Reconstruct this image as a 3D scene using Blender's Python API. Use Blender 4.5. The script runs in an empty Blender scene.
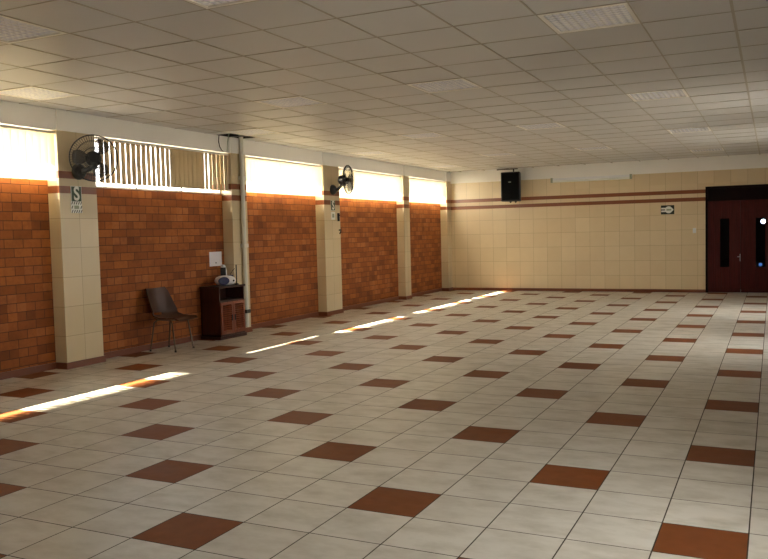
import bpy, bmesh, math, random
from mathutils import Vector, Matrix

random.seed(7)
SC = bpy.context.scene
COL = SC.collection
U = 0.4                       # one floor tile = 0.40 m; every length below is in tiles
R = math.radians

# ------------------------------------------------------------------ camera, light, exposure
FPX, CX, CY, CZ, YAW, PIT, ROL = 808.54, 1.2518, -9.5571, 3.7421, -.4490, -.0569, -.0238
fw = Vector((math.sin(YAW)*math.cos(PIT), math.cos(YAW)*math.cos(PIT), math.sin(PIT)))
r0 = Vector((math.cos(YAW), -math.sin(YAW), 0)); u0 = r0.cross(fw)
rr = math.cos(ROL)*r0 + math.sin(ROL)*u0; uu = -math.sin(ROL)*r0 + math.cos(ROL)*u0
cam = bpy.data.cameras.new('camera'); co = bpy.data.objects.new('camera', cam); COL.objects.link(co)
mw = Matrix((rr, uu, -fw)).transposed().to_4x4(); mw.translation = Vector((CX, CY, CZ))*U
co.matrix_world = mw
cam.sensor_fit = 'HORIZONTAL'; cam.sensor_width = 36; cam.lens = FPX/768*36
cam.clip_start = .05; cam.clip_end = 300
SC.camera = co

SC.view_settings.view_transform = 'Standard'; SC.view_settings.look = 'None'
SC.view_settings.gamma = 1; SC.view_settings.use_curve_mapping = False
SC.view_settings.exposure = 1.62

world = bpy.data.worlds.new('daylight'); SC.world = world; world.use_nodes = True
bg = world.node_tree.nodes['Background']
bg.inputs[0].default_value = (1, .975, .94, 1); bg.inputs[1].default_value = 6.0

sun = bpy.data.lights.new('sun', 'SUN'); so = bpy.data.objects.new('sun', sun); COL.objects.link(so)
sun.energy = 26; sun.angle = R(1.0); sun.color = (1, .87, .66)
so.rotation_euler = Vector((1, .14, -1.44)).to_track_quat('-Z', 'Y').to_euler()
so.location = (-14, 4, 12)

SC.cycles.max_bounces = 10; SC.cycles.diffuse_bounces = 7; SC.cycles.glossy_bounces = 4
SC.cycles.transparent_max_bounces = 12; SC.cycles.sample_clamp_indirect = 6
SC.cycles.use_denoising = True
SC.cycles.caustics_reflective = False; SC.cycles.caustics_refractive = False

# ------------------------------------------------------------------ key positions (tiles)
XB, XP, YF, XR, YB, H = -17.75, -17.30, 39.08, 3.0, -15.0, 7.5253
SILL, HEAD = 5.52, 6.93

def portal(name, loc, rot, sx, sy):      # marks an opening so that daylight is sampled through it; gives no light itself
    l = bpy.data.lights.new(name, 'AREA'); l.shape = 'RECTANGLE'; l.size = sx*U; l.size_y = sy*U
    l.cycles.is_portal = True
    o = bpy.data.objects.new(name, l); COL.objects.link(o); o.location = Vector(loc)*U; o.rotation_euler = rot

# ------------------------------------------------------------------ helpers
def new_obj(name, data, parent=None):
    o = bpy.data.objects.new(name, data); COL.objects.link(o)
    if parent: o.parent = parent
    return o

def finish(name, bm, m, parent=None, loc=None, smooth=False, bevel=0):
    bmesh.ops.recalc_face_normals(bm, faces=bm.faces[:])
    bmesh.ops.scale(bm, vec=(U, U, U), verts=bm.verts[:])
    me = bpy.data.meshes.new(name); bm.to_mesh(me); bm.free()
    if m: me.materials.append(m)
    if smooth:
        for p in me.polygons: p.use_smooth = True
    o = new_obj(name, me, parent)
    if loc is not None: o.location = Vector(loc)*U
    if bevel:
        b = o.modifiers.new('bevel', 'BEVEL'); b.width = bevel*U; b.segments = 2; b.limit_method = 'ANGLE'
    if smooth:
        o.modifiers.new('edges', 'EDGE_SPLIT').split_angle = R(40)
    return o

def B(): return bmesh.new()

def box(bm, x0, x1, y0, y1, z0, z1):
    vs = [bm.verts.new((x, y, z)) for z in (z0, z1) for y in (y0, y1) for x in (x0, x1)]
    for f in ((0,1,3,2), (4,6,7,5), (0,4,5,1), (2,3,7,6), (0,2,6,4), (1,5,7,3)):
        bm.faces.new([vs[i] for i in f])
    return bm

def obox(bm, c, ex, ey, ez):             # oriented box: centre and three half-edge vectors
    c, ex, ey, ez = Vector(c), Vector(ex), Vector(ey), Vector(ez)
    vs = [bm.verts.new(c + a*ex + b*ey + d*ez) for d in (-1, 1) for b in (-1, 1) for a in (-1, 1)]
    for f in ((0,1,3,2), (4,6,7,5), (0,4,5,1), (2,3,7,6), (0,2,6,4), (1,5,7,3)):
        bm.faces.new([vs[i] for i in f])
    return bm

def frame_of(d):
    d = Vector(d).normalized()
    a = d.orthogonal().normalized(); return a, d.cross(a), d

def tube(bm, pts, r, n=8, caps=True, closed=False):
    pts = [Vector(p) for p in pts]; rs = r if isinstance(r, (list, tuple)) else [r]*len(pts)
    rings = []; ref = None
    N = len(pts)
    for i, p in enumerate(pts):
        if closed: t = pts[(i+1) % N] - pts[i-1]
        else: t = pts[min(i+1, N-1)] - pts[max(i-1, 0)]
        t.normalize()
        if ref is None: ref = t.orthogonal().normalized()
        ref = (ref - t*ref.dot(t)); ref = ref.normalized() if ref.length > 1e-6 else t.orthogonal().normalized()
        b = t.cross(ref)
        rings.append([bm.verts.new(p + rs[i]*(math.cos(2*math.pi*k/n)*ref + math.sin(2*math.pi*k/n)*b)) for k in range(n)])
    for i in range(N if closed else N-1):
        a, b = rings[i], rings[(i+1) % N]
        for k in range(n): bm.faces.new((a[k], a[(k+1) % n], b[(k+1) % n], b[k]))
    if caps and not closed:
        bm.faces.new(rings[0][::-1]); bm.faces.new(rings[-1])
    return bm

def lathe(bm, c, axis, prof, n=24):      # prof: (distance along axis, radius)
    c = Vector(c); a, b, d = frame_of(axis); rings = []
    for t, r in prof:
        rings.append([bm.verts.new(c + d*t + max(r, 1e-4)*(math.cos(2*math.pi*k/n)*a + math.sin(2*math.pi*k/n)*b)) for k in range(n)])
    for i in range(len(rings)-1):
        for k in range(n): bm.faces.new((rings[i][k], rings[i][(k+1) % n], rings[i+1][(k+1) % n], rings[i+1][k]))
    bm.faces.new(rings[0][::-1]); bm.faces.new(rings[-1])
    return bm

def circle(c, axis, r, n=48):
    c = Vector(c); a, b, d = frame_of(axis)
    return [c + r*(math.cos(2*math.pi*k/n)*a + math.sin(2*math.pi*k/n)*b) for k in range(n)]

def prism(bm, pts, n, t):                # flat polygon thickened along n by t
    n = Vector(n).normalized()*t
    a = [bm.verts.new(Vector(p)) for p in pts]; b = [bm.verts.new(Vector(p) + n) for p in pts]
    bm.faces.new(a); bm.faces.new(b[::-1])
    for i in range(len(pts)): bm.faces.new((a[i], a[(i+1) % len(pts)], b[(i+1) % len(pts)], b[i]))
    return bm

def thing(name, label, cat, loc=(0, 0, 0), rz=0, group=None):
    o = bpy.data.objects.new(name, None); COL.objects.link(o); o.empty_display_size = .1
    o.location = Vector(loc)*U; o.rotation_euler = (0, 0, rz)
    return tag(o, label, cat, group)

def tag(o, label, cat, group=None):
    o['label'] = label; o['category'] = cat
    if group: o['group'] = group
    return o

def struct(o, label, cat):
    o['kind'] = 'structure'; o['label'] = label; o['category'] = cat
    return o

def dup(root, loc, label, rz=None):
    r = root.copy(); COL.objects.link(r); r.location = Vector(loc)*U; r['label'] = label
    if rz is not None: r.rotation_euler = (0, 0, rz)
    for ch in list(root.children):
        c = ch.copy(); COL.objects.link(c); c.parent = r
        for g in list(ch.children):
            d = g.copy(); COL.objects.link(d); d.parent = c
    return r

# ------------------------------------------------------------------ node helpers
class NT:
    def __init__(s, name):
        s.m = bpy.data.materials.new(name); s.m.use_nodes = True; s.t = s.m.node_tree
        s.b = s.t.nodes['Principled BSDF']; s.out = s.t.nodes['Material Output']
    def n(s, typ, **kw):
        x = s.t.nodes.new(typ)
        for k, v in kw.items(): setattr(x, k, v)
        return x
    def l(s, a, b): s.t.links.new(a, b)
    def put(s, sock, v):
        if hasattr(v, 'node'): s.l(v, sock)
        else: sock.default_value = v
    def math(s, op, a, b=0.0, c=0.0):
        x = s.n('ShaderNodeMath', operation=op)
        s.put(x.inputs[0], a); s.put(x.inputs[1], b)
        if len(x.inputs) > 2: s.put(x.inputs[2], c)
        return x.outputs[0]
    def mix(s, f, a, b):
        x = s.n('ShaderNodeMix', data_type='RGBA')
        s.put(x.inputs[0], f); s.put(x.inputs[6], a); s.put(x.inputs[7], b)
        return x.outputs[2]
    def noise(s, vec, scale, detail=3, rough=.5):
        x = s.n('ShaderNodeTexNoise'); x.inputs['Scale'].default_value = scale
        x.inputs['Detail'].default_value = detail; x.inputs['Roughness'].default_value = rough
        if vec is not None: s.l(vec, x.inputs['Vector'])
        return x.outputs[0]
    def ramp(s, f, a, b):
        x = s.n('ShaderNodeMapRange'); s.put(x.inputs[0], f)
        x.inputs[1].default_value = a; x.inputs[2].default_value = b
        return x.outputs[0]
    def bump(s, h, strength=.2, dist=.01):
        x = s.n('ShaderNodeBump'); x.inputs['Strength'].default_value = strength; x.inputs['Distance'].default_value = dist
        s.l(h, x.inputs['Height']); s.l(x.outputs[0], s.b.inputs['Normal'])

def c4(c): return (c[0], c[1], c[2], 1)
def srgb(r, g, b):
    f = lambda v: (v/255/12.92 if v/255 <= .04045 else ((v/255+.055)/1.055)**2.4)
    return (f(r), f(g), f(b), 1)

def mat(name, col, rough=.5, metal=0, var=.12, scale=25, spec=.5, coat=0):
    t = NT(name); co_ = t.n('ShaderNodeTexCoord').outputs['Object']
    f = t.noise(co_, scale)
    t.l(t.mix(f, tuple(v*(1-var) for v in col[:3])+(1,), tuple(min(1, v*(1+var)) for v in col[:3])+(1,)), t.b.inputs['Base Color'])
    t.b.inputs['Roughness'].default_value = rough; t.b.inputs['Metallic'].default_value = metal
    t.b.inputs['Specular IOR Level'].default_value = spec; t.b.inputs['Coat Weight'].default_value = coat
    return t.m

def glass_mat(name, tint=(1, 1, 1, 1), refl=.04):
    t = NT(name)
    tr = t.n('ShaderNodeBsdfTransparent'); tr.inputs[0].default_value = tint
    gl = t.n('ShaderNodeBsdfGlossy'); gl.inputs['Roughness'].default_value = .02
    fr = t.n('ShaderNodeLayerWeight'); fr.inputs[0].default_value = .5
    fac = t.math('ADD', refl, t.math('MULTIPLY', t.math('POWER', fr.outputs['Facing'], 5), .9))
    mx = t.n('ShaderNodeMixShader'); t.l(fac, mx.inputs[0]); t.l(tr.outputs[0], mx.inputs[1]); t.l(gl.outputs[0], mx.inputs[2])
    t.l(mx.outputs[0], t.out.inputs[0])
    return t.m

def smoke_mat(name):                      # see-through smoked plastic
    t = NT(name); tr = t.n('ShaderNodeBsdfTransparent'); tr.inputs[0].default_value = (.8, .8, .82, 1)
    t.b.inputs['Base Color'].default_value = srgb(30, 29, 32); t.b.inputs['Roughness'].default_value = .4
    mx = t.n('ShaderNodeMixShader'); mx.inputs[0].default_value = .4
    t.l(tr.outputs[0], mx.inputs[1]); t.l(t.b.outputs[0], mx.inputs[2]); t.l(mx.outputs[0], t.out.inputs[0])
    return t.m

def emit_mat(name, col, s):
    t = NT(name); t.b.inputs['Base Color'].default_value = c4(col)
    t.b.inputs['Emission Color'].default_value = c4(col); t.b.inputs['Emission Strength'].default_value = s
    return t.m

# ------------------------------------------------------------------ surface materials
def floor_mat():
    t = NT('floor_tiles'); pos = t.n('ShaderNodeNewGeometry').outputs['Position']
    sp = t.n('ShaderNodeSeparateXYZ'); t.l(pos, sp.inputs[0])
    x = t.math('DIVIDE', sp.outputs[0], U); y = t.math('DIVIDE', sp.outputs[1], U)
    i = t.math('FLOOR', x); j = t.math('FLOOR', y)
    fx = t.math('SUBTRACT', x, i); fy = t.math('SUBTRACT', y, j)
    im = t.math('FLOORED_MODULO', t.math('ADD', i, .5), 4); jm = t.math('FLOORED_MODULO', t.math('ADD', j, .5), 4)
    def sel(a, k): return t.math('COMPARE', a, k+.5, .2)
    brown = t.math('MAXIMUM', t.math('MULTIPLY', sel(im, 0), sel(jm, 0)), t.math('MULTIPLY', sel(im, 2), sel(jm, 2)))
    ex = t.math('MINIMUM', fx, t.math('SUBTRACT', 1, fx)); ey = t.math('MINIMUM', fy, t.math('SUBTRACT', 1, fy))
    e = t.math('MINIMUM', ex, ey)
    gx = t.math('LESS_THAN', ex, .0085); gy = t.math('LESS_THAN', ey, .0085)
    g = t.math('MAXIMUM', gx, gy)
    wn = t.n('ShaderNodeTexWhiteNoise', noise_dimensions='2D'); cb = t.n('ShaderNodeCombineXYZ')
    t.l(i, cb.inputs[0]); t.l(j, cb.inputs[1]); t.l(cb.outputs[0], wn.inputs['Vector'])
    off = t.n('ShaderNodeVectorMath', operation='ADD'); sc = t.n('ShaderNodeVectorMath', operation='SCALE'); sc.inputs['Scale'].default_value = 9
    t.l(wn.outputs['Color'], sc.inputs[0]); t.l(pos, off.inputs[0]); t.l(sc.outputs[0], off.inputs[1])
    st = t.n('ShaderNodeVectorMath', operation='MULTIPLY'); st.inputs[1].default_value = (.55, 1, 1); t.l(off.outputs[0], st.inputs[0])
    nz = t.ramp(t.noise(st.outputs[0], 7, 5, .62), .42, .82)
    white = t.mix(nz, srgb(208, 204, 195), srgb(172, 165, 151))
    white = t.mix(t.math('MULTIPLY', wn.outputs['Value'], .25), white, srgb(190, 182, 168))
    br = t.mix(t.noise(pos, 14, 3), srgb(112, 62, 31), srgb(136, 77, 40))
    br = t.mix(t.math('MULTIPLY', wn.outputs['Value'], .35), br, srgb(98, 56, 30))
    c = t.mix(brown, white, br)
    c = t.mix(g, c, srgb(72, 64, 56))
    t.l(c, t.b.inputs['Base Color'])
    ro = t.math('ADD', .30, t.math('MULTIPLY', nz, .08)); ro = t.math('ADD', ro, t.math('MULTIPLY', g, .5))
    ro = t.math('ADD', ro, t.math('MULTIPLY', brown, .2))
    t.l(ro, t.b.inputs['Roughness']); t.b.inputs['Specular IOR Level'].default_value = .1
    hgt = t.ramp(e, 0, .014); t.bump(hgt, .35, .002)
    return t.m

def wall_tile_mat(name, px, py, tw=.855, z0=.10, bands=((5.13, 5.34), (5.56, 5.77)), col=(212, 193, 158), col2=(220, 202, 168)):
    t = NT(name); ge = t.n('ShaderNodeNewGeometry')
    sp = t.n('ShaderNodeSeparateXYZ'); t.l(ge.outputs['Position'], sp.inputs[0])
    sn = t.n('ShaderNodeSeparateXYZ'); t.l(ge.outputs['Normal'], sn.inputs[0])
    x = t.math('DIVIDE', t.math('SUBTRACT', t.math('DIVIDE', sp.outputs[0], U), px), tw)
    y = t.math('DIVIDE', t.math('SUBTRACT', t.math('DIVIDE', sp.outputs[1], U), py), tw)
    nx = t.math('GREATER_THAN', t.math('ABSOLUTE', sn.outputs[0]), .5)
    h = t.math('ADD', t.math('MULTIPLY', y, nx), t.math('MULTIPLY', x, t.math('SUBTRACT', 1, nx)))
    z = t.math('DIVIDE', sp.outputs[2], U)
    k = t.math('DIVIDE', t.math('SUBTRACT', z, z0), .86)
    def edge(v, w):
        f = t.math('FRACT', t.math('ADD', v, 100)); return t.math('LESS_THAN', t.math('MINIMUM', f, t.math('SUBTRACT', 1, f)), w)
    below = t.math('LESS_THAN', z, bands[0][0])
    g = t.math('MAXIMUM', edge(h, .009), t.math('MULTIPLY', edge(k, .009), below))
    wn = t.n('ShaderNodeTexWhiteNoise', noise_dimensions='2D'); cb = t.n('ShaderNodeCombineXYZ')
    t.l(t.math('FLOOR', h), cb.inputs[0]); t.l(t.math('FLOOR', k), cb.inputs[1]); t.l(cb.outputs[0], wn.inputs['Vector'])
    c = t.mix(wn.outputs['Value'], srgb(*col), srgb(*col2))
    c = t.mix(t.math('MULTIPLY', t.noise(ge.outputs['Position'], 6), .25), c, srgb(192, 170, 134))
    c = t.mix(t.math('MULTIPLY', g, .55), c, srgb(120, 100, 72))
    bd = None
    for a, b in bands:
        v = t.math('MULTIPLY', t.math('GREATER_THAN', z, a), t.math('LESS_THAN', z, b))
        bd = v if bd is None else t.math('MAXIMUM', bd, v)
    c = t.mix(bd, c, srgb(126, 70, 38))
    t.l(c, t.b.inputs['Base Color']); t.b.inputs['Roughness'].default_value = .32
    t.bump(t.math('SUBTRACT', 1, g), .25, .002)
    return t.m

def brick_mat():
    t = NT('clay_brick'); sp = t.n('ShaderNodeSeparateXYZ'); pos = t.n('ShaderNodeNewGeometry').outputs['Position']
    t.l(pos, sp.inputs[0]); cb = t.n('ShaderNodeCombineXYZ')
    t.l(sp.outputs[1], cb.inputs[0]); t.l(sp.outputs[2], cb.inputs[1])
    br = t.n('ShaderNodeTexBrick', offset=.5, squash=1)
    t.l(cb.outputs[0], br.inputs['Vector'])
    br.inputs['Color1'].default_value = srgb(164, 97, 47); br.inputs['Color2'].default_value = srgb(132, 73, 36)
    br.inputs['Mortar'].default_value = srgb(84, 50, 34)
    br.inputs['Scale'].default_value = 1; br.inputs['Mortar Size'].default_value = .0045; br.inputs['Mortar Smooth'].default_value = .2
    br.inputs['Bias'].default_value = -.1; br.inputs['Brick Width'].default_value = .25; br.inputs['Row Height'].default_value = .102
    # an own tint for each brick: some pale orange, some burnt
    row = t.math('FLOOR', t.math('DIVIDE', sp.outputs[2], .102))
    xo = t.math('ADD', t.math('DIVIDE', sp.outputs[1], .25), t.math('MULTIPLY', t.math('FLOORED_MODULO', row, 2), .5))
    cc = t.n('ShaderNodeCombineXYZ'); t.l(t.math('FLOOR', xo), cc.inputs[0]); t.l(row, cc.inputs[1])
    wn = t.n('ShaderNodeTexWhiteNoise', noise_dimensions='2D'); t.l(cc.outputs[0], wn.inputs['Vector'])
    c = br.outputs['Color']
    inside = t.math('SUBTRACT', 1, br.outputs['Fac'])
    c = t.mix(t.math('MULTIPLY', inside, t.math('MULTIPLY', t.math('GREATER_THAN', wn.outputs['Value'], .88), .4)), c, srgb(182, 116, 70))
    c = t.mix(t.math('MULTIPLY', inside, t.math('MULTIPLY', t.math('LESS_THAN', wn.outputs['Value'], .08), .5)), c, srgb(98, 48, 30))
    c = t.mix(t.math('MULTIPLY', t.ramp(t.noise(pos, 18, 4, .65), .45, .8), .35), c, srgb(104, 52, 30))
    c = t.mix(t.math('MULTIPLY', t.ramp(t.noise(pos, 3.2, 4, .6), .48, .72), .4), c, srgb(86, 46, 28))
    t.l(c, t.b.inputs['Base Color']); t.b.inputs['Roughness'].default_value = .72
    t.b.inputs['Specular IOR Level'].default_value = .25
    t.bump(t.math('ADD', inside, t.math('MULTIPLY', t.noise(pos, 60), .3)), .5, .004)
    return t.m

def fabric_blind(name, col, trans):
    t = NT(name); co_ = t.n('ShaderNodeTexCoord').outputs['Object']
    f = t.noise(co_, 40); c = t.mix(f, tuple(v*.94 for v in col[:3])+(1,), col)
    d = t.n('ShaderNodeBsdfDiffuse'); tr = t.n('ShaderNodeBsdfTranslucent')
    t.l(c, d.inputs[0]); t.l(c, tr.inputs[0])
    mx = t.n('ShaderNodeMixShader'); mx.inputs[0].default_value = trans
    t.l(d.outputs[0], mx.inputs[1]); t.l(tr.outputs[0], mx.inputs[2]); t.l(mx.outputs[0], t.out.inputs[0])
    return t.m

def lens_mat():
    t = NT('prismatic_acrylic'); co_ = t.n('ShaderNodeTexCoord').outputs['Object']
    v = t.n('ShaderNodeTexVoronoi', feature='F1'); v.inputs['Scale'].default_value = 16; v.inputs['Randomness'].default_value = .25
    t.l(co_, v.inputs['Vector'])
    t.l(t.mix(t.ramp(v.outputs['Distance'], .2, .7), srgb(250, 252, 255), srgb(226, 230, 248)), t.b.inputs['Base Color'])
    t.b.inputs['Roughness'].default_value = .25
    t.bump(v.outputs['Distance'], .3, .02)
    return t.m

def wood_mat(name, a, b, axis='Z', rough=.4, scale=6, spec=.5):
    t = NT(name); co_ = t.n('ShaderNodeTexCoord').outputs['Object']
    mp = t.n('ShaderNodeMapping'); t.l(co_, mp.inputs[0])
    mp.inputs['Scale'].default_value = (1, 1, .08) if axis == 'Z' else (1, .08, 1)
    f = t.noise(mp.outputs[0], scale*6, 5, .6)
    c = t.mix(t.ramp(f, .3, .7), a, b)
    t.l(c, t.b.inputs['Base Color']); t.b.inputs['Roughness'].default_value = rough
    t.b.inputs['Specular IOR Level'].default_value = spec
    t.bump(f, .12, .003)
    return t.m

M = dict(
    floor=floor_mat(), brick=brick_mat(),
    far=wall_tile_mat('cream_wall_tiles', -9.40, 0),
    white=mat('white_wall_paint', srgb(240, 239, 235), .6, var=.03, scale=4),
    outer=mat('grey_render', srgb(150, 146, 140), .8),
    ceil=None,
    tbar=mat('ceiling_tee_metal', srgb(168, 163, 152), .4, var=.05),
    skirt=mat('brown_skirting_tile', srgb(116, 64, 42), .35),
    alu=mat('window_frame_aluminium', srgb(190, 190, 186), .4, .6),
    glass=glass_mat('window_glass', (.97, .98, .96, 1)),
    green_glass=glass_mat('green_window_glass', (.95, .95, .93, 1)),
    dark_glass=glass_mat('door_glass', (.55, .56, .6, 1), .012),
    blind=fabric_blind('cream_blind_fabric', srgb(250, 236, 200), .26),
    blind_shaded=fabric_blind('shaded_blind_fabric', srgb(176, 156, 122), .03),  # darker, more opaque copy of the blind fabric, the second window's shade in its colour
    rail=mat('blind_rail', srgb(214, 208, 196), .4),
    black=mat('black_plastic', srgb(26, 25, 27), .38),
    blackm=mat('black_metal', srgb(22, 21, 23), .45, .3),
    grille=mat('speaker_grille', srgb(9, 9, 10), .8, spec=.1),
    blade=smoke_mat('fan_blade_smoked_plastic'),
    sgreen=mat('sign_green', srgb(38, 66, 40), .4),
    sblack=mat('sign_black_green', srgb(20, 34, 24), .4),
    swhite=mat('sign_white', srgb(226, 228, 222), .45, var=.03),
    sgrey=mat('sign_grey_print', srgb(150, 160, 140), .5, var=.05),
    paper=mat('paper', srgb(228, 224, 232), .7, var=.02),
    wplastic=mat('white_plastic', srgb(226, 228, 232), .35, var=.03),
    pvc=mat('white_pvc', srgb(214, 212, 202), .4, var=.04),
    blue=mat('dark_blue_cone', srgb(24, 32, 84), .35),
    lens=lens_mat(),
    mahog=wood_mat('mahogany_door', srgb(56, 18, 17), srgb(82, 28, 24), rough=.5, spec=.18),
    mahog_d=wood_mat('dark_mahogany', srgb(18, 8, 8), srgb(26, 11, 10), rough=.6, spec=.1),
    cab_side=wood_mat('dark_cabinet_veneer', srgb(42, 18, 13), srgb(62, 27, 18), rough=.35),
    cab_door=wood_mat('cabinet_door_wood', srgb(104, 46, 25), srgb(134, 64, 34), rough=.38),
    shell=mat('brown_chair_shell', srgb(68, 36, 20), .4, var=.15, scale=10),
    legm=mat('chair_leg_metal', srgb(112, 98, 84), .35, .8),
    steel=mat('steel', srgb(190, 190, 188), .3, .9),
    lobby=mat('unlit_lobby_black', srgb(12, 12, 14), .95, spec=.1),  # near black, the darkness of an unlit room put into the colour
    cavity=mat('void_shade_colour', srgb(28, 26, 24), .9),  # shade inside the ceiling void put into the colour
)
t = NT('ceiling_panel'); oi = t.n('ShaderNodeNewGeometry')
t.l(t.mix(t.noise(oi.outputs['Position'], 1.1, 2), srgb(200, 201, 204), srgb(208, 209, 211)), t.b.inputs['Base Color'])
t.b.inputs['Roughness'].default_value = .45; t.b.inputs['Specular IOR Level'].default_value = .22
M['ceil'] = t.m

# ------------------------------------------------------------------ floor
bm = B(); box(bm, XB-.5, XR+.5, YB-.5, YF+6, -.4, 0)
struct(finish('floor', bm, M['floor']), 'floor of white tiles with a diamond pattern of brown tiles', 'floor')

# ------------------------------------------------------------------ ceiling: panels laid in a tee grid
GX = [-17.7, -16.56] + [-16.56 + 1.56*k for k in range(1, 14)]
GY = [-14.9] + [1.5 + 1.6*k for k in range(-10, 24)]
FIX = []            # cells with a light fixture: (column index, row index)
def cell(x, y):
    i = max(k for k in range(len(GX)-1) if GX[k] <= x+.01); j = max(k for k in range(len(GY)-1) if GY[k] <= y+.01)
    return i, j
HOLE = (cell(-17, 15.0), cell(-17, 16.5))
for x in (-16.5, -7.15+0, -11.85, -2.5):
    pass
fix_xy = [(x, y) for x in (-11.8, -7.1) for y in (-.1, 9.5, 19.1, 28.7)] + [(x, y) for x in (-16.5, -2.5) for y in (4.7, 14.3, 23.9, 33.5)]
FIX = {cell(x+.3, y+.3): (x, y) for x, y in fix_xy}
bm = B(); rnd = random.Random(3)
for i in range(len(GX)-1):
    for j in range(len(GY)-1):
        if (i, j) in FIX: continue
        x0, x1, y0, y1 = GX[i], min(GX[i+1], XR+.1), GY[j], min(GY[j+1], YF+.1)
        if (i, j) == HOLE[0]: y1 = 14.95
        if (i, j) == HOLE[1]: y0 = 16.55
        if x0 >= XR or y0 >= YF: continue
        d = [rnd.uniform(-.004, .006) for _ in range(4)]
        vs = [bm.verts.new(v) for v in ((x0, y0, H+d[0]), (x0, y1, H+d[1]), (x1, y1, H+d[2]), (x1, y0, H+d[0]+d[2]-d[1]))]
        bm.faces.new(vs)
ceil = finish('ceiling', bm, M['ceil'])
struct(ceil, 'suspended ceiling of pale square panels', 'ceiling')
bm = B()
for k, x in enumerate(GX[1:], 1):
    w = .026 if abs(x-.6) < .1 else .013
    if x < XR: box(bm, x-w, x+w, -14.9, YF, H-.012, H+.03)
for y in GY[1:]:
    if y < YF: box(bm, XB+.1, XR, y-.011, y+.011, H-.009, H+.03)
struct(finish('trim_1', bm, M['tbar']), 'metal tee grid holding the ceiling panels', 'ceiling grid')
bm = B(); box(bm, XB-.6, XR+.5, YB-.5, YF+6.5, H+1.3, H+1.7)
struct(finish('roof_slab', bm, M['cavity']), 'slab above the suspended ceiling, coloured dark for the unlit void', 'roof')

# ------------------------------------------------------------------ left wall: brick panels, pillars, beam, windows
PIL = [(7.52, 8.95), (15.78, 16.76), (22.8, 24.3), (31.72, 32.5), (38.35, YF)]
BAYS = [(1.2, 7.52), (8.95, 15.78), (16.76, 22.8), (24.3, 31.72), (32.5, 38.35)]
bm = B()
for k, (a, b) in enumerate(BAYS): box(bm, XB-.13, XB, a, b, 0, SILL - (.14 if k == 1 else 0))
box(bm, XB-.5, XB, YB, 1.2, 0, H+1.3)                # plain stretch of wall beside and behind the camera
struct(finish('wall_left', bm, M['brick']), 'left wall of orange clay bricks between tiled pillars', 'wall')
bm = B()
box(bm, XB-.12, XP-.02, 1.2, YF, HEAD, H)
struct(finish('beam', bm, M['white']), 'white beam running above the left windows', 'beam')
bm = B(); box(bm, XB-.5, XB-.13, 1.2, YF, HEAD+.2, H+1.3); box(bm, XB-.13, XP-.02, 1.2, YF, H+.005, H+1.3)
struct(finish('ceiling_void', bm, M['cavity']), 'void wall above the left beam, coloured dark for the shade inside', 'wall')
plabel = ['tiled pillar nearest the camera, with green S sign and fan', 'narrow tiled pillar behind the cabinet', 'tiled pillar with second fan and S sign',
          'narrow tiled pillar second from the far corner', 'tiled half pillar in the far left corner']
for (a, b), lb in zip(PIL, plabel):
    bm = B(); box(bm, XB-.5, XP, a, b, 0, HEAD)
    m = wall_tile_mat('pillar_tiles', XP+.0, (a+b)/2, .855 if b-a > 1.2 else 1.2, col=(200, 184, 150), col2=(208, 192, 160))
    struct(finish('pillar', bm, m), lb, 'pillar')
    bm = B(); box(bm, XP-.1, XP+.02, a, b, HEAD, H)
    struct(finish('trim_2', bm, M['white']), 'white plaster head above the tiled pillar', 'trim')
bm = B()
for a, b in BAYS: box(bm, XB-.1, XB+.04, a, b, 0, .19)
for a, b in PIL: box(bm, XB-.1, XP+.04, a-.04, min(b+.04, YF), 0, .19)
struct(finish('baseboard_left', bm, M['skirt']), 'brown tile skirting along the left wall', 'baseboard')

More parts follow.
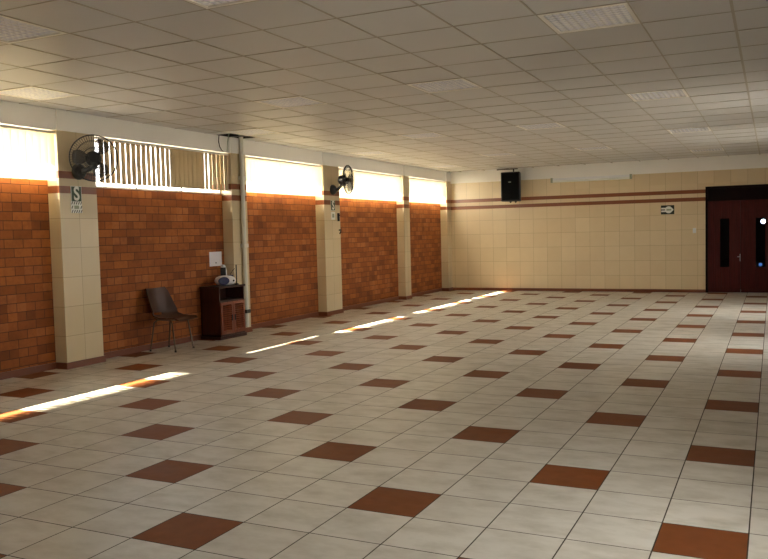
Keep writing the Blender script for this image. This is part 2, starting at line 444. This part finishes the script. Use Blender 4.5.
bm = B(); box(bm, XB-1.07, XB-.12, 8.0, 16.2, HEAD+.08, HEAD+.16); box(bm, XB-1.5, XB-1.0, 8.0, 11.1, HEAD+.08, HEAD+.16)  # added out of view to block sun and thin the second window's streak
struct(finish('sun_blocker', bm, M['outer']), 'added unseen board outside that blocks sun from the second window', 'sun_blocker')
blind_lab = ['glowing vertical blind at the left edge, before the first pillar', 'vertical blind with slats coloured darker for shade, between the first fan and the pipe',
             'bright vertical blind between the pipe and the second fan', 'bright vertical blind just beyond the second fan', 'bright vertical blind nearest the far corner']
gaps = [-.03, -.02, 0, 0, 0]
for k, (a, b) in enumerate(BAYS):
    f = B(); w = .06; xo, xi = XB-.13, XB-.05
    S0 = SILL - (.14 if k == 1 else 0)
    box(f, xo, xi, a, b, S0, S0+w); box(f, xo, xi, a, b, HEAD-w, HEAD); box(f, xo, xi, a, a+w, S0, HEAD); box(f, xo, xi, b-w, b, S0, HEAD)
    n = 3 if b-a > 6.5 else 2
    for q in range(1, n): box(f, xo, xi, a+(b-a)*q/n-.03, a+(b-a)*q/n+.03, S0, HEAD)
    wo = finish('window_%d' % (k+1), f, M['alu'])
    struct(wo, 'high strip window above the brick, bay %d from the camera' % (k+1), 'window')
    p = B(); box(p, xo+.03, xo+.045, a+w, b-w, S0+w, HEAD-w); finish('pane', p, M['glass'], wo)
    portal('window_portal', (XB-.01, (a+b)/2, (SILL+HEAD)/2), (0, R(-90), 0), HEAD-SILL, b-a)
    # vertical blind
    t = thing('vertical_blind', blind_lab[k], 'blind', (XB+.33, (a+b)/2, SILL), 0, 'vertical blinds in the high windows')
    L = b-a
    h = B(); box(h, -.07, .05, -L/2+.03, L/2-.03, HEAD-SILL-.10, HEAD-SILL-.03); finish('head_rail', h, M['rail'], t)
    s = B(); rn = random.Random(20+k); pitch = .235; n = int(L/pitch)
    for q in range(n):
        y = -L/2 + .14 + q*(L-.28)/(n-1)
        if k == 1:
            yaw = R(103) + rn.uniform(-.06, .06) if q < n*.5 else R(96) + rn.choice((-.02, 0, .03, .12))
            if q == 0: continue
        else: yaw = R(70) + rn.uniform(-.16, .16)
        d = Vector((math.cos(yaw), math.sin(yaw), 0))*(.140 if k == 1 else .118); nn = Vector((-d.y, d.x, 0)).normalized()
        lo = gaps[k] + rn.uniform(-.004, .004); hi = HEAD-SILL-.10
        for z0, z1 in ((lo, hi),):
            prev = None
            for u in (-1, -.5, 0, .5, 1):                      # gently curved slat
                c = Vector((0, y, 0)) + d*u + nn*(.018*(1-u*u))
                cur = [s.verts.new(c+Vector((0, 0, z0))), s.verts.new(c+Vector((0, 0, z1)))]
                if prev: s.faces.new((prev[0], cur[0], cur[1], prev[1]))
                prev = cur
    so_ = finish('louvres', s, M['blind_shaded'] if k == 1 else M['blind'], t, smooth=True)

# ------------------------------------------------------------------ far wall
DX0, DX1, DH = -2.15, 1.30, 5.92
bm = B()
box(bm, XB-.5, DX0, YF, YF+.5, 0, 6.80); box(bm, DX0, DX1, YF, YF+.5, DH, 6.80); box(bm, DX1, XR+.5, YF, YF+.5, 0, 6.80)
struct(finish('wall_far', bm, M['far']), 'far wall of cream tiles with two brown stripes', 'wall')
bm = B(); box(bm, XB-.5, XR+.5, YF-.03, YF+.5, 6.80, H+1.3)
struct(finish('beam', bm, M['white']), 'white band along the top of the far wall', 'beam')
bm = B(); box(bm, XP, DX0, YF-.05, YF+.1, 0, .17); box(bm, DX1, XR, YF-.05, YF+.1, 0, .17)
struct(finish('baseboard_far', bm, M['skirt']), 'brown tile skirting along the far wall', 'baseboard')

# double door
dr = bpy.data.objects.new('door_1', None); COL.objects.link(dr); dr.location = Vector((0, YF, 0))*U
struct(dr, 'dark mahogany double door with narrow glass strips', 'door')
bm = B(); box(bm, DX0, DX0+.12, -.03, .3, 0, DH); box(bm, DX1-.12, DX1, -.03, .3, 0, DH); box(bm, DX0, DX1, -.03, .3, DH-.12, DH); box(bm, DX0, DX1, -.03, .3, 5.10, 5.22)
finish('door_frame', bm, M['mahog_d'], dr)
bm = B(); box(bm, DX0+.12, DX1-.12, .06, .14, 5.22, DH-.12); finish('transom_panel', bm, M['mahog_d'], dr)
xm = (DX0+DX1)/2 + .08
for (a, b), (g0, g1) in (((DX0+.12, xm-.012), (-1.40, -.92)), ((xm+.012, DX1-.12), (.40, .88))):
    bm = B(); y0, y1 = .05, .18; G0, G1 = 1.42, 4.12
    box(bm, a, b, y0, y1, .02, G0); box(bm, a, b, y0, y1, G1, 5.10); box(bm, a, g0, y0, y1, G0, G1); box(bm, g1, b, y0, y1, G0, G1)
    n = 14                                                    # raised vertical boards
    for q in range(n):
        x = a + (b-a)*(q+.5)/n; w = (b-a)/n*.40
        if x+w < g0 or x-w > g1: box(bm, x-w, x+w, y0-.022, y0, .25, 4.95)
        else:
            box(bm, x-w, x+w, y0-.022, y0, .25, G0-.05); box(bm, x-w, x+w, y0-.022, y0, G1+.05, 4.95)
    lf = finish('door_leaf', bm, M['mahog'], dr)
    p = B(); box(p, g0, g1, .1, .115, G0, G1); finish('pane', p, M['dark_glass'], lf)
bm = B(); box(bm, xm-.05, xm-.015, -.03, .05, 1.75, 2.15); tube(bm, [(xm-.03, -.02, 2.0), (xm-.03, -.12, 2.0), (xm-.16, -.12, 2.0)], .018)
finish('handle', bm, M['steel'], dr)

# dark lobby behind the door, with added lamps standing in for glass reflections
bm = B(); box(bm, DX0-1.5, DX1+2, YF+2.6, YF+3, 0, H+1.3); box(bm, DX0-2, DX0-1.5, YF+.5, YF+3, 0, H+1.3); box(bm, DX1+2, DX1+2.5, YF+.5, YF+3, 0, H+1.3)
struct(finish('wall_back', bm, M['lobby']), 'lobby walls behind the double door, coloured black for an unlit room', 'wall')
t = thing('glint_lamp', 'added lamp behind the right door glass, in place of a bright reflection', 'lamp', (.755, YF+1.9, 3.92))  # added to stand in for a bright reflection in the door glass
bm = B(); lathe(bm, (0, 0, 0), (0, -1, 0), [(0, .10), (.04, .11), (.09, .09), (.12, .04)], 16); finish('glint_disc', bm, emit_mat('glint_glow', (.75, .88, 1), 30), t)
bm = B(); tube(bm, [(0, .02, 0), (0, .7, 0)], .03); lathe(bm, (0, .05, 0), (0, -1, 0), [(0, .14), (.06, .14)], 16); finish('wall_arm', bm, M['blackm'], t)
t = thing('blue_glint_lamp', 'added small blue lamp low behind the right door glass, in place of a glint', 'lamp', (.63, YF+.9, 1.52))  # added guess, stands in for a small blue glint in the glass
bm = B(); lathe(bm, (0, 0, 0), (0, -1, 0), [(0, .09), (.04, .09), (.07, .05)], 14); finish('glint_disc', bm, emit_mat('blue_glow', (.12, .35, .9), .5), t)
bm = B(); box(bm, -.12, .12, 0, .1, -1.52, .11); finish('stand', bm, M['blackm'], t)

# ------------------------------------------------------------------ right wall and wall behind the camera (outside the picture, they let the daylight in)
RW = [(-1.8, .8), (16.5, 19.0), (26.5, 29.5)]
bm = B(); z0, z1 = 2.2, 6.3
ys = [YB] + [v for p in RW for v in p] + [YF]
for i in range(0, len(ys), 2): box(bm, XR, XR+.5, ys[i], ys[i+1], 0, H+1.3)
for a, b in RW: box(bm, XR, XR+.5, a, b, 0, z0); box(bm, XR, XR+.5, a, b, z1, H+1.3)
struct(finish('wall_right', bm, M['white']), 'white wall on the right', 'wall')
for k, (a, b) in enumerate(RW):
    f = B(); w = .08; xo, xi = XR+.2, XR+.3
    box(f, xo, xi, a, b, z0, z0+w); box(f, xo, xi, a, b, z1-w, z1); box(f, xo, xi, a, a+w, z0, z1); box(f, xo, xi, b-w, b, z0, z1); box(f, xo, xi, (a+b)/2-.04, (a+b)/2+.04, z0, z1)
    wo = finish('window_%d' % (k+6), f, M['alu']); struct(wo, 'window in the right wall', 'window')
    p = B(); box(p, xo+.04, xo+.06, a+w, b-w, z0+w, z1-w); finish('pane', p, M['green_glass'], wo)
    portal('window_portal', (XR+.18, (a+b)/2, (z0+z1)/2), (0, R(90), 0), z1-z0, b-a)
bm = B(); box(bm, XB-.5, XR+.5, YB-.5, YB, 0, H+1.3)
struct(finish('wall_front', bm, M['white']), 'wall behind the camera', 'wall')
bm = B(); box(bm, -80, 60, -80, 90, -.9, -.6)
struct(finish('ground', bm, M['outer']), 'grey ground outside the hall', 'ground')

# ------------------------------------------------------------------ ceiling lights
def light(x, y, label, first=[None]):
    if first[0] is None:
        t = thing('ceiling_light', label, 'ceiling light', (x, y, H), 0, 'recessed ceiling lights')
        i, o = .70, .775
        f = B()
        for sx, sy in ((1, 0), (-1, 0), (0, 1), (0, -1)):
            if sx: box(f, min(sx*i, sx*o), max(sx*i, sx*o), -o, o, -.012, .05)
            else: box(f, -i, i, min(sy*i, sy*o), max(sy*i, sy*o), -.012, .05)
        finish('frame', f, M['white'], t)
        d = B(); n = 10
        for p in range(n):                                      # pyramids of the prismatic sheet
            for q in range(n):
                ax, ay = -i+2*i*p/n, -i+2*i*q/n; s = 2*i/n
                v = [d.verts.new(c) for c in ((ax, ay, .012), (ax+s, ay, .012), (ax+s, ay+s, .012), (ax, ay+s, .012))]; c = d.verts.new((ax+s/2, ay+s/2, -.012))
                for e in range(4): d.faces.new((v[e], v[(e+1) % 4], c))
        finish('diffuser', d, M['lens'], t)
        h = B(); box(h, -o, o, -o, o, .05, .3); finish('housing', h, M['white'], t)
        first[0] = t
        return t
    return dup(first[0], (x, y, H), label)
names = {(-11.8, -.1): 'ceiling light at the top left corner of the photo', (-7.1, -.1): 'ceiling light cut by the top edge, left of the middle',
         (-11.8, 9.5): 'ceiling light above the narrow pillar behind the cabinet', (-7.1, 9.5): 'large ceiling light high in the middle of the photo',
         (-11.8, 19.1): 'small ceiling light above and right of the second fan', (-7.1, 19.1): 'ceiling light above and left of the tube lamp',
         (-11.8, 28.7): 'faint ceiling light just above the black speaker', (-7.1, 28.7): 'faint ceiling light just above the tube lamp',
         (-16.5, 4.7): 'ceiling light against the left wall, above the nearest window', (-16.5, 14.3): 'ceiling light beside the open black hole in the ceiling',
         (-16.5, 23.9): 'ceiling light over the window beyond the second fan', (-16.5, 33.5): 'ceiling light nearest the far left corner',
         (-2.5, 4.7): 'largest and nearest ceiling light, top right', (-2.5, 14.3): 'second ceiling light in the right hand row',
         (-2.5, 23.9): 'third ceiling light in the right hand row', (-2.5, 33.5): 'last ceiling light in the right hand row, near the door'}
for x, y in fix_xy:
    i, j = cell(x+.3, y+.3)
    light((GX[i]+GX[i+1])/2, (GY[j]+GY[j+1])/2, names[(x, y)])

# ------------------------------------------------------------------ wall fans
def fan(label, mount, centre, normal, group='wall fans on the pillars'):
    mount, centre, n = Vector(mount), Vector(centre), Vector(normal).normalized()
    t = thing('wall_fan', label, 'fan', mount, 0, group)
    c = centre - mount; rad = .665
    side = n.cross(Vector((0, 0, 1))).normalized()
    b = B(); lathe(b, (0, 0, 0), (1, 0, 0), [(0, .24), (.06, .24), (.13, .20), (.20, .10)], 20)
    finish('wall_plate', b, M['black'], t, smooth=True)
    mc = c - n*.16
    b = B(); tube(b, [(.15, 0, 0), (.30, 0, .02), (mc - n*.12 - Vector((0, 0, .20)))*.6 + Vector((.10, 0, -.02)), mc - n*.14 - Vector((0, 0, .16)), mc - n*.12], .075, 10)
    lathe(b, mc - n*.12 + Vector((0, 0, -.14)), (0, 0, -1), [(0, .11), (.14, .10)], 14)
    finish('arm', b, M['black'], t, smooth=True)
    b = B(); lathe(b, mc - n*.32, n, [(0, .10), (.04, .18), (.12, .225), (.28, .225), (.34, .15), (.40, .05)], 20)
    mo = finish('motor_housing', b, M['black'], t, smooth=True)
    b = B(); lathe(b, mc - n*.36, n, [(0, .03), (.06, .03)], 10); finish('knob', b, M['steel'], mo)
    for s, nm in ((-1, 'rear_guard'), (1, 'front_guard')):
        b = B(); a1, a2, _ = frame_of(n)
        hub = .13
        for k in range(56):
            th = 2*math.pi*k/56; rv = math.cos(th)*a1 + math.sin(th)*a2
            tube(b, [c + n*s*.15 + rv*hub, c + n*s*.155 + rv*.40, c + n*s*.10 + rv*.60, c + n*s*.012 + rv*rad], .0042, 4, caps=False)
        for q, z in ((.3, .155), (.5, .135)): tube(b, circle(c + n*s*z, n, q, 36), .006, 4, closed=True)
        if s > 0: lathe(b, c + n*.14, n, [(0, .14), (.02, .14), (.03, .10)], 20)
        else: tube(b, circle(c - n*.15, n, hub, 24), .012, 6, closed=True)
        tube(b, circle(c + n*s*.012, n, rad, 56), .017, 6, closed=True)
        finish(nm, b, M['blackm'], t)
    for k in range(3):
        b = B(); th0 = R(20) + 2*math.pi*k/3; a1, a2, _ = frame_of(n); rows = []
        for i in range(7):
            r = .10 + .49*i/6; wdt = .20 + .55*math.sin(math.pi*min(1, (i+1)/8))
            row = []
            for j in range(6):
                th = th0 + (j/5-.5)*wdt*1.5; row.append(c + r*(math.cos(th)*a1 + math.sin(th)*a2) + n*(.07*(j/5-.5)*2))
            rows.append(row)
        V = [[b.verts.new(p) for p in row] for row in rows]
        V2 = [[b.verts.new(p + n*.008) for p in row] for row in rows]
        for i in range(6):
            for j in range(5):
                b.faces.new((V[i][j], V[i+1][j], V[i+1][j+1], V[i][j+1])); b.faces.new((V2[i][j], V2[i][j+1], V2[i+1][j+1], V2[i+1][j]))
        finish('blade', b, M['blade'], t, smooth=True)
    b = B(); lathe(b, c - n*.09, n, [(0, .11), (.14, .11), (.18, .06)], 16); finish('hub', b, M['black'], t, smooth=True)
    return t
fan('black wall fan on the nearest pillar, turned to face the camera', (XP, 8.25, 5.78), (-16.55, 8.15, 6.13), (.74, -.68, 0))
fan('black wall fan on the third pillar, seen edge on', (XP, 23.62, 5.83), (-16.5, 23.72, 6.27), (.985, .17, 0))

# ------------------------------------------------------------------ signs on the pillars
def text(body, size, m, parent, loc, rot, bold=.0, name='letter', sx=1):
    cu = bpy.data.curves.new(name, 'FONT'); cu.body = body; cu.size = size*U; cu.extrude = .004*U; cu.offset = bold*U
    cu.align_x = 'CENTER'; cu.align_y = 'CENTER'; cu.materials.append(m)
    tmp = bpy.data.objects.new('tmp', cu); COL.objects.link(tmp); bpy.context.view_layer.update()
    me = bpy.data.meshes.new_from_object(tmp.evaluated_get(bpy.context.evaluated_depsgraph_get()))
    bpy.data.objects.remove(tmp); me.materials.clear(); me.materials.append(m)
    o = new_obj(name, me, parent); o.location = Vector(loc)*U; o.rotation_euler = rot; o.scale = (sx, 1, 1)
    return o
def s_sign(y, z, label, h):
    t = thing('safety_sign', label, 'sign', (XP, y, z), 0, 'green S signs on the pillars')
    b = B(); box(b, 0, .012, -.20, .20, -h/2, h/2); finish('plate', b, M['swhite'], t)
    b = B(); box(b, .012, .016, -.185, .185, -h/2+.015, h/2-.015); finish('green_field', b, M['sgreen'], t)
    text('S', .56, M['swhite'], t, (.022, 0, -.01), (R(90), 0, R(90)), .012, 'letter', .85)
s_sign(8.14, 5.12, 'green safety sign with white S below the nearest fan', .46)
s_sign(23.62, 5.10, 'small green S sign on the third pillar, below the edge on fan', .48)
t = thing('striped_sign', 'white notice with black slanting stripes under the nearest S sign', 'sign', (XP, 8.13, 4.73))
b = B(); box(b, 0, .010, -.21, .21, -.17, .17); finish('plate', b, M['swhite'], t)
b = B()
for r_ in (-.125, 0, .125):
    for k in range(5):
        if r_ == 0 and k in (1, 2, 3): continue
        y = -.17 + k*.085; prism(b, [(.010, y-.03, r_-.045), (.010, y, r_-.045), (.010, y+.045, r_+.045), (.010, y+.015, r_+.045)], (1, 0, 0), .004)
finish('stripes', b, M['sblack'], t)
b = B(); box(b, .010, .013, -.09, .09, -.05, .05); finish('centre_field', b, M['sgrey'], t)
t = thing('notice_sticker', 'pale grey notice under the S sign on the third pillar', 'sign', (XP, 23.62, 4.62))
b = B(); box(b, 0, .010, -.19, .19, -.18, .18); finish('plate', b, M['swhite'], t)
b = B(); box(b, .010, .013, -.10, .10, -.08, .10); finish('printed_field', b, M['sgrey'], t)
t = thing('fan_control', 'slim black control switch on the right side of the third pillar', 'switch', (XP, 24.08, 4.56))
b = B(); box(b, 0, .09, -.05, .05, -.19, .19); finish('body', b, M['black'], t, bevel=.012)
b = B(); lathe(b, (.09, 0, .08), (1, 0, 0), [(0, .03), (.03, .025)], 12); finish('knob', b, M['blackm'], t)
t = thing('wall_hook', 'small black slanted hook low on the third pillar', 'hook', (XP, 24.12, 3.9))
b = B(); tube(b, [(0, .03, .05), (.10, .04, .06), (.13, -.03, -.04), (.10, -.08, -.12)], .028); finish('hook_arm', b, M['black'], t)

# ------------------------------------------------------------------ exit sign and light switch on the far wall
t = thing('exit_sign', 'dark green arrow sign pointing right on the far wall', 'sign', (-4.16, YF, 4.70))
b = B(); box(b, -.36, .36, -.014, 0, -.255, .255); finish('plate', b, M['sblack'], t)
b = B()
for z in (.075, -.075): box(b, -.34, -.06, -.020, -.014, z-.045, z+.045)
n = 20; pts = [(.06+.20*math.cos(R(a)), -.014, .20*math.sin(R(a))) for a in range(40, 321, 20)] + [(.33, -.014, 0)]
prism(b, pts, (0, -1, 0), .006)
finish('arrow', b, M['swhite'], t)
b = B(); box(b, -.06, .20, -.0215, -.020, -.045, .045); finish('printed_word', b, M['sgrey'], t)
t = thing('light_switch', 'white light switch plate left of the door', 'switch', (-2.73, YF, 3.49))
b = B(); box(b, -.085, .085, -.03, 0, -.14, .14); finish('plate', b, M['wplastic'], t, bevel=.01)
b = B(); box(b, -.04, .04, -.045, -.03, -.06, .06); finish('rocker', b, M['wplastic'], t)

# ------------------------------------------------------------------ loudspeaker
t = thing('loudspeaker', 'black loudspeaker hung high on the far wall', 'speaker', (-13.03, YF-.75, 5.50))
b = B(); w, d, h = .60, .42, 1.76
pts = [(-w, -d, 0), (w, -d, 0), (w*.72, d, 0), (-w*.72, d, 0)]
prism(b, pts, (0, 0, 1), h); finish('cabinet', b, M['black'], t, bevel=.05)
b = B(); box(b, -w+.06, w-.06, -d-.035, -d+.01, .08, h-.06); g = finish('grille', b, M['grille'], t, bevel=.03)
b = B(); box(b, -.09, .06, -d-.05, -d-.034, 1.12, 1.18); finish('badge', b, M['sgrey'], g)
for x in (-.10, .22):
    b = B(); lathe(b, (x, -.05, 0), (0, 0, -1), [(0, .07), (.05, .06), (.09, .03)], 12); finish('knob', b, M['black'], t)
b = B(); box(b, -.06, .06, .40, .80, .9, 1.3); box(b, -.22, .22, .70, .77, .6, 1.6); finish('wall_bracket', b, M['blackm'], t)
b = B(); tube(b, [(.1, 0, h-.01), (.1, 0, 1.95)], .04); box(b, -.95, .35, -.05, .05, 1.93, 1.985); finish('ceiling_bracket', b, M['blackm'], t)

# ------------------------------------------------------------------ tube lamp on the far wall
t = thing('tube_lamp', 'long white fluorescent tube lamp on the far wall', 'lamp', (-8.45, YF-.03, 6.69))
b = B(); box(b, -2.36, 2.36, -.16, 0, -.03, .11); finish('tray', b, M['wplastic'], t, bevel=.02)
b = B(); tube(b, [(-2.24, -.12, -.09), (2.24, -.12, -.09)], .055, 10); finish('tube', b, M['swhite'], t, smooth=True)
for x in (-2.30, 2.30):
    b = B(); box(b, x-.06, x+.06, -.19, -.04, -.15, .13); finish('lamp_holder', b, M['sgrey'], t)

# ------------------------------------------------------------------ conduit, open ceiling cell and hanging cables
t = thing('conduit_pipe', 'white conduit running up the narrow pillar to the ceiling', 'pipe', (XP+.10, 16.36, 0))
b = B(); tube(b, [(0, 0, .24), (0, 0, 3), (0, 0, 5.5), (0, .0, H+.3)], .085, 12); finish('pipe', b, M['pvc'], t, smooth=True)
for z in (.85, 3.4, 6.0):
    b = B(); box(b, -.1, .10, -.13, .13, z-.07, z+.07); finish('clamp', b, M['black'] if z < 1 else M['pvc'], t)
tag(finish('hanging_cable', tube(B(), [(-17.2, 15.02, H+.15), (-17.27, 15.05, 7.3), (-17.28, 15.12, 7.1), (-17.29, 15.25, 6.98), (-17.31, 15.36, 6.95)], .016, 6), M['black']),
    'thin black cable curving out of the open ceiling hole', 'cable')
tag(finish('hanging_cable', tube(B(), [(-17.2, 15.62, H+.15), (-17.29, 15.62, 7.3), (-17.30, 15.60, 7.05), (-17.31, 15.60, 6.95)], .018, 6), M['sgrey']),
    'straight grey cable hanging from the ceiling hole left of the pipe', 'cable')

# ------------------------------------------------------------------ cabinet
CX0, CX1, CY0, CY1, CH = XB+.06, -16.84, 14.2, 15.72, 1.88
t = thing('cabinet', 'dark wooden cabinet with two louvred doors by the pillar', 'cabinet', (0, 0, 0))
b = B(); p = .05
box(b, CX0, CX1, CY0, CY0+p, .12, CH); box(b, CX0, CX1, CY1-p, CY1, .12, CH); box(b, CX0, CX0+.04, CY0, CY1, .12, CH)
box(b, CX0, CX1, CY0, CY1, .12, .18); box(b, CX0, CX1-.01, CY0, CY1, 1.38, 1.43)
finish('carcass', b, M['cab_side'], t)
b = B(); box(b, CX0, CX1+.05, CY0-.05, CY1+.05, CH, CH+.07); finish('top', b, M['cab_side'], t, bevel=.015)
b = B(); box(b, CX0, CX1+.04, CY0-.06, CY1+.06, 0, .12); finish('plinth', b, M['cab_side'], t, bevel=.015)
cm = (CY0+CY1)/2
for a, c_, hy in ((CY0+.03, cm-.01, cm-.09), (cm+.01, CY1-.03, cm+.09)):
    b = B(); x = CX1
    box(b, x, x+.045, a, a+.10, .19, 1.37); box(b, x, x+.045, c_-.10, c_, .19, 1.37)
    box(b, x, x+.045, a+.1, c_-.1, .19, .30); box(b, x, x+.045, a+.1, c_-.1, 1.26, 1.37)
    for k in range(12):
        z = .34 + k*.078; obox(b, (x+.022, (a+c_)/2, z), (.022, 0, -.022), (0, (c_-a)/2-.1, 0), (.006, 0, .006))
    d = finish('door', b, M['cab_door'], t)
    b = B(); box(b, x+.045, x+.075, hy-.03, hy+.03, .66, .88); finish('handle', b, M['blackm'], d, bevel=.008)

# things on the cabinet
zt = CH+.07
t = thing('portable_stereo', 'white rounded portable stereo with dark blue round speaker on the cabinet', 'stereo', (-17.05, 14.86, zt), R(-40))
b = B()
rings = []
for u in [i/12*2-1 for i in range(13)]:
    s = math.sqrt(max(0, 1-abs(u)**2.6)); s = max(s, .05)
    rings.append([b.verts.new((math.copysign(abs(math.cos(a))**.8, math.cos(a))*.24*s, u*.40, .19 + math.copysign(abs(math.sin(a))**.8, math.sin(a))*.19*s)) for a in [2*math.pi*k/20 for k in range(20)]])
for i in range(12):
    for k in range(20): b.faces.new((rings[i][k], rings[i][(k+1) % 20], rings[i+1][(k+1) % 20], rings[i+1][k]))
b.faces.new(rings[0][::-1]); b.faces.new(rings[-1]); finish('body', b, M['wplastic'], t, smooth=True)
b = B(); lathe(b, (.17, -.10, .18), (1, 0, .1), [(0, .15), (.085, .15), (.095, .13), (.088, .06), (.10, .02)], 20); 
for v in b.verts: v.co.y = -.10 + (v.co.y+.10)*1.35
sp_ = finish('speaker', b, M['blue'], t, smooth=True)
b = B(); lathe(b, (.16, .26, .18), (1, .25, .1), [(0, .04), (.05, .035)], 12); finish('knob', b, M['black'], t)
b = B(); box(b, -.05, .05, .10, .30, .33, .385); finish('control_panel', b, M['blue'], t)
t = thing('cordless_telephone', 'white upright handset with dark face standing behind the stereo', 'telephone', (-17.38, 15.22, zt), R(-55))
b = B(); prism(b, [(-.10, -.13, 0), (.14, -.13, 0), (.14, .13, 0), (-.10, .13, 0)], (0, 0, 1), .12); finish('base', b, M['wplastic'], t, bevel=.03)
b = B(); tube(b, [(0, .03, .10), (0, .03, .35), (.0, .02, .58), (.03, -.01, .70), (.08, -.05, .72)], [.08, .095, .095, .09, .06], 10); finish('handset', b, M['wplastic'], t, smooth=True)
b = B(); box(b, .06, .115, -.11, .09, .20, .66); finish('dark_face', b, M['black'], t, bevel=.012)
t = thing('antenna_rod', 'thin dark rod standing on the cabinet against the pillar', 'rod', (-17.0, 15.50, zt))
b = B(); tube(b, [(0, 0, 0), (-.02, .03, .75)], .022, 8); finish('rod', b, M['black'], t)
b = B(); lathe(b, (0, 0, 0), (0, 0, 1), [(0, .09), (.03, .08), (.05, .03)], 14); finish('foot', b, M['black'], t)
tag(finish('lead_cable', tube(B(), [(-17.34, 15.46, zt+.02), (-17.27, 15.52, zt+.42), (-17.17, 15.55, zt+.56), (-17.11, 15.54, zt+.60), (-17.10, 15.52, zt+.60)], .011, 6), M['black']),
    'thin lead looping from the handset to the rod on the cabinet', 'cable')
t = thing('paper_notice', 'white sheet of paper taped to the brick above the cabinet', 'paper', (XB, 15.24, 2.93))
b = B(); box(b, 0, .012, -.37, .37, -.27, .27); finish('sheet', b, M['paper'], t)
b = B(); box(b, .012, .015, -.02, .04, -.17, -.12); finish('mark', b, M['black'], t)

# ------------------------------------------------------------------ chair
def chair(loc, rz):                       # faces local +x
    t = thing('shell_chair', 'brown moulded shell chair on thin metal legs against the brick wall', 'chair', loc, rz)
    prof = [(.68, 1.04), (.58, 1.08), (.32, 1.05), (.05, 1.01), (-.22, 1.01), (-.38, 1.06), (-.48, 1.18), (-.503, 1.26), (-.55, 1.40), (-.60, 1.64), (-.65, 1.90), (-.68, 2.08)]
    wid = [.54, .60, .64, .66,   .67, .67, .66, .655, .64, .61, .57, .50]
    wing = [.03, .05, .08, .13, .20, .27, .30, .29, .27, .22, .16, .10]
    b = B(); top = []; bot = []
    for i, ((x, z), w) in enumerate(zip(prof, wid)):
        p0, p1 = prof[max(i-1, 0)], prof[min(i+1, len(prof)-1)]
        tx, tz = p1[0]-p0[0], p1[1]-p0[1]; l = math.hypot(tx, tz); nx, nz = tz/l, -tx/l
        rt, rb = [], []
        for j in range(9):
            u = j/4-1; c = wing[i]*abs(u)**2.2
            px, pz = x+nx*c, z+nz*c
            if nz < 0: px, pz = x-nx*c, z-nz*c
            rt.append(b.verts.new((px, u*w, pz))); s = 1 if nz >= 0 else -1
            rb.append(b.verts.new((px-nx*.03*s, u*w, pz-nz*.03*s)))
        top.append(rt); bot.append(rb)
    for i in range(len(prof)-1):
        for j in range(8):
            if i == 6 and 2 <= j <= 4: continue               # hand hold slot low in the back
            b.faces.new((top[i][j], top[i+1][j], top[i+1][j+1], top[i][j+1])); b.faces.new((bot[i][j], bot[i][j+1], bot[i+1][j+1], bot[i+1][j]))
    for i in range(len(prof)-1):
        for j in (0, 8): b.faces.new((top[i][j], top[i+1][j], bot[i+1][j], bot[i][j]))
    for i in (0, len(prof)-1):
        for j in range(8): b.faces.new((top[i][j], top[i][j+1], bot[i][j+1], bot[i][j]))
    finish('seat_shell', b, M['shell'], t, smooth=True)
    for sx, sy in ((1, 1), (1, -1), (-1, 1), (-1, -1)):
        b = B(); tube(b, [(.28*sx, .40*sy, 1.03), (.36*sx, .44*sy, .95), (.50*sx, .50*sy, .02)], .026, 8); l = finish('leg', b, M['legm'], t, smooth=True)
        b = B(); lathe(b, (.502*sx, .502*sy, 0), (0, 0, 1), [(0, .035), (.06, .035)], 10); finish('foot_cap', b, M['black'], l)
    b = B(); tube(b, [(.28, -.42, 1.03), (.28, .42, 1.03)], .02); tube(b, [(-.28, -.42, 1.03), (-.28, .42, 1.03)], .02); tube(b, [(-.28, 0, 1.0), (.28, 0, 1.0)], .02)
    finish('frame', b, M['legm'], t)
    return t
chair((-16.98, 11.72, 0), R(4))
